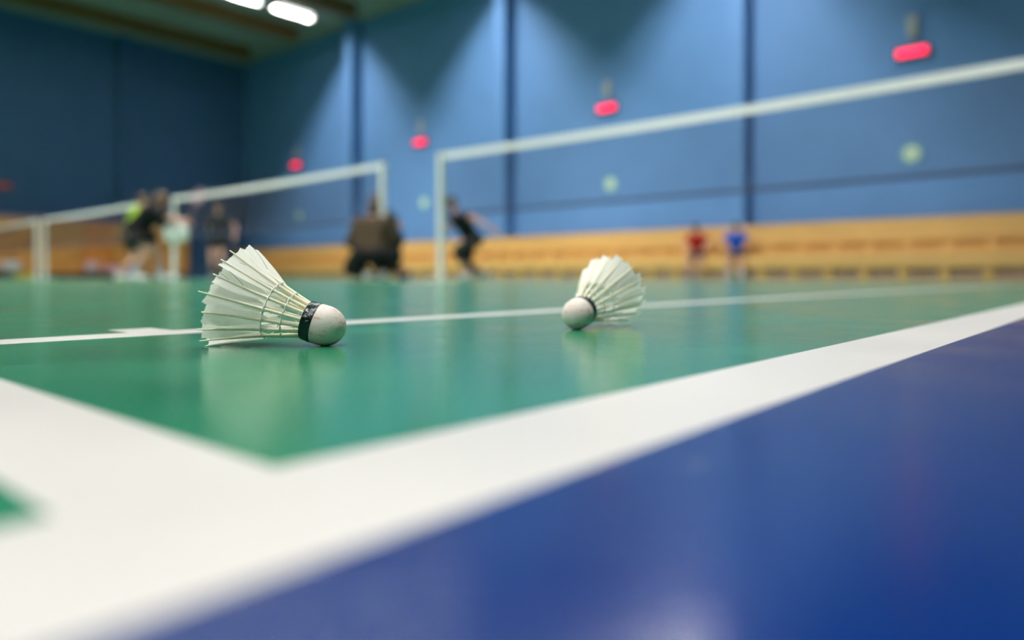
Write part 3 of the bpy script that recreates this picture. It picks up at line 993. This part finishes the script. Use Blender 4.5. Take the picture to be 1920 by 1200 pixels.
def shuttlecock(label, contact, heading, roll, seed, damage, mouth_r=0.0305, flen=0.0575, twist=0.42, flip={}):
    """axis from cork to skirt along local +X before tilting; all in metres"""
    rnd = random.Random(seed)
    rc = 0.01285                                   # cork radius
    A_END = 0.0112                                  # cork's flat end
    r_in = 0.0102
    a_tip = A_END + flen * 0.965
    slope = (mouth_r - r_in) / (a_tip - A_END)
    root = thing('shuttlecock', label, 'shuttlecock', contact, heading, 'feather shuttlecocks lying on the court')
    made = []
    def fin(bm):                                    # remember the piece, tilt it when all are built
        return bm
    def rest():                                     # lift the skirt until its lowest vane just touches the court
        pieces = [c for c in COL.objects if c.type == 'MESH' and (c.parent == root or (c.parent and c.parent.parent == root))]
        pts = [v.co for c in pieces for v in c.data.vertices if v.co.x > 0.02]
        lo_, hi_ = 0.0, 0.7
        for _ in range(40):
            t_ = (lo_ + hi_) / 2
            mz = min(rc + p.z * math.cos(t_) + p.x * math.sin(t_) for p in pts)
            if mz > 0.0002: hi_ = t_
            else: lo_ = t_
        M = Matrix.Translation((0, 0, rc)) @ Matrix.Rotation(-hi_, 4, 'Y')
        for c in pieces: c.data.transform(M)
    # cork
    bm = bmesh.new()
    prof = [(-0.0142 * math.cos(q), rc * math.sin(q) ** 0.94) for q in [PI / 2 * i / 18 for i in range(19)]]
    prof += [(0.003, rc), (0.0046, rc * 0.995), (0.0108, rc * 0.955), (A_END, rc * 0.93), (A_END, 0)]
    lathe(bm, prof, 64)
    obj('cork', fin(bm), M_CORK, root, True)
    bm = bmesh.new()
    bp_ = [(0.0046, rc * 0.992), (0.0046, rc * 1.012), (0.0060, rc * 1.010), (0.0085, rc * 0.990), (0.0113, rc * 0.972), (0.0116, rc * 0.95), (0.0116, rc * 0.90), (0.0112, rc * 0.90)]
    fine = []
    for (a0, r0), (a1, r1) in zip(bp_[:-1], bp_[1:]):
        n_ = max(1, int(abs(a1 - a0) / 0.0004))
        fine += [(a0 + (a1 - a0) * k_ / n_, r0 + (r1 - r0) * k_ / n_) for k_ in range(n_)]
    fine.append(bp_[-1])
    lathe(bm, fine, 144)
    from mathutils import noise as mnoise
    for v in bm.verts:                              # the tape is crinkled along the wrap
        q = math.atan2(v.co.z, v.co.y)
        w_ = mnoise.noise(Vector((v.co.x * 330, q * 9.0, seed))) * 0.00016 + mnoise.noise(Vector((v.co.x * 900, q * 22.0, seed + 9))) * 0.00006
        f_ = 1 + w_ / rc
        v.co.y *= f_; v.co.z *= f_
    obj('band', fin(bm), M_BAND, root, True)
    # feathers
    def qpt(phi, s):                                # centre line of a quill, s metres from the cork face
        u = s / flen
        a_ = A_END + s * 0.965
        r = r_in + (mouth_r - r_in) * u + 0.0009 * math.sin(PI * u) * -1
        return a_, r
    def X(phi, a_, r, tq=0.0, nq=0.0):
        er = Vector((0, math.cos(phi), math.sin(phi))); et = Vector((0, -math.sin(phi), math.cos(phi)))
        return Vector((a_, 0, 0)) + er * (r + nq) + et * tq
    phis = [2 * PI * i / 16 + roll for i in range(16)]
    for i, phi0 in enumerate(phis):
        phi = phi0 + rnd.uniform(-0.02, 0.02) * (1 + damage)
        dmg = damage * rnd.random()
        tipcut = damage * rnd.choice([0.0, 0.0, 0.0, 0.001, 0.005])
        dr = rnd.uniform(-0.0006, 0.0008) * (1 + damage)
        qend = flen * (1.0 + rnd.uniform(-0.02, 0.01))
        s0 = flen * (0.315 + rnd.uniform(-0.015, 0.015))
        Wp = {1: 0.0130 + rnd.uniform(-0.0006, 0.0008), -1: 0.0072 + rnd.uniform(-0.0006, 0.0008)}
        tw = flip[i] if i in flip else twist + rnd.uniform(-0.05, 0.05)
        bm = bmesh.new()
        uvl = bm.loops.layers.uv.new('UVMap')
        NB, NT = 46, 6
        for sd in (1, -1):
            rows = []
            gaps = set()
            for _ in range(int(round(damage * rnd.choice([0, 1, 2])))):
                gaps.add(rnd.randrange(10, NB - 4))
            jit = 0.0
            ang_off = 0.0
            for j in range(NB):
                u = j / (NB - 1)
                s = s0 + (qend - 0.0012 - tipcut - s0) * u
                if j in gaps: ang_off = rnd.uniform(0.05, 0.16) * damage
                elif ang_off > 0: ang_off *= 0.86
                al = math.radians(40 - 17 * u) - ang_off * 0.6
                w = Wp[sd] * min(1.0, (u / 0.34 + 0.02)) ** 0.75
                Lb = w / math.sin(math.radians(40 - 17 * u))
                amax = qend - tipcut + 0.0022
                vals = []
                # trim by a rounded tip
                for it in range(3):
                    fw = s + Lb * math.cos(al); pp = Lb * math.sin(al)
                    lim = amax - 0.0034 * (pp / Wp[sd]) ** 2.4
                    if fw > lim: Lb *= max(0.05, (lim - s) / max(fw - s, 1e-6))
                jag = 1.0 - (rnd.random() ** 4) * (0.03 + 0.28 * dmg * u * u)
                Lb = max(Lb * jag, 0.0002)
                row = []
                for q in range(NT + 1):
                    tt = q / NT
                    aa = al * (1 - 0.18 * tt)                       # barbs sweep forward
                    fw = s + Lb * tt * math.cos(aa); pp = Lb * tt * math.sin(aa)
                    a_, r = qpt(phi, fw)
                    nrm = -sd * pp * tw - pp * pp / (2 * max(r, 0.012)) * 0.9 - 0.0005
                    nrm += 0.0004 * math.sin(9 * u + 2 * tt + i) * tt * (0.3 + damage)
                    row.append((X(phi, a_, r + dr * u, sd * pp, nrm), (u * 0.9 + 0.02 + i * 1.37, tt)))
                rows.append(row)
            vv = [[bm.verts.new(c) for c, _ in row] for row in rows]
            for j in range(NB - 1):
                for q in range(NT):
                    if j in gaps and q >= 1: continue
                    f = bm.faces.new((vv[j][q], vv[j + 1][q], vv[j + 1][q + 1], vv[j][q + 1]) if sd > 0 else
                                     (vv[j][q + 1], vv[j + 1][q + 1], vv[j + 1][q], vv[j][q]))
                    f.smooth = True
                    idx = [(j, q), (j + 1, q), (j + 1, q + 1), (j, q + 1)] if sd > 0 else [(j, q + 1), (j + 1, q + 1), (j + 1, q), (j, q)]
                    for lp, (jj, qq) in zip(f.loops, idx):
                        lp[uvl].uv = rows[jj][qq][1]
        fo = obj('feather', fin(bm), M_FEA, root, False)
        for p in fo.data.polygons: p.use_smooth = True
        bm = bmesh.new()
        pts, rad = [], []
        n = 22
        ext = qend + damage * rnd.choice([0, 0, 0.0006, 0.0025])
        for j in range(n):
            u = j / (n - 1)
            s = -0.003 + (ext + 0.003) * u
            a_, r = qpt(phi, s)
            pts.append(X(phi, a_, r + dr * max(0, s / flen)))
            rad.append(0.00100 * (1 - u) ** 0.8 + 0.00034)
        tube(bm, pts, rad, 8)
        obj('quill', fin(bm), M_QUILL, fo, True)
    # two rings of lacing thread round the quills
    for s in (0.0118, 0.0232):
        bm = bmesh.new()
        a_, r = qpt(0, s)
        for sgn in (1, -1):
            pts = []
            for j in range(192):
                q = 2 * PI * j / 192
                wv = sgn * 0.00085 * math.cos(8 * (q - roll)) 
                pts.append(X(q, a_ + sgn * 0.00015, r + wv + 0.0002))
            tube(bm, pts, 0.00034, 6, closed=True)
        for ph_ in phis:                             # knots over each quill
            pts = []
            for j in range(12):
                q = 2 * PI * j / 12
                pts.append(X(ph_, a_ + 0.0003 * math.sin(q * 1), r + 0.00108 * math.cos(q), 0.00108 * math.sin(q)))
            tube(bm, pts, 0.00024, 6, closed=True)
        obj('thread', fin(bm), M_THREAD, root, True)
    rest()
    return root

def head_from_cam(right, deep):
    v = RGT * right + FWD * deep
    return math.atan2(v.y, v.x)
c1 = at(607, CAM_H * FPX / (648 - 520.0)); c1.z = 0
shuttlecock('worn shuttlecock with ragged feathers, nearer and larger one, on the left', c1, head_from_cam(-1, 0.07), 0.10, 11, 1.0, flip={3: -0.25, 4: -0.80, 5: -0.70, 12: -0.55})
c2 = at(1083, CAM_H * FPX / (617.5 - 520.0)); c2.z = 0
shuttlecock('neat shuttlecock with its cork towards the viewer, farther one, on the right', c2, head_from_cam(0.55, 0.83), 0.05, 23, 0.12, mouth_r=0.0315, flen=0.0605)
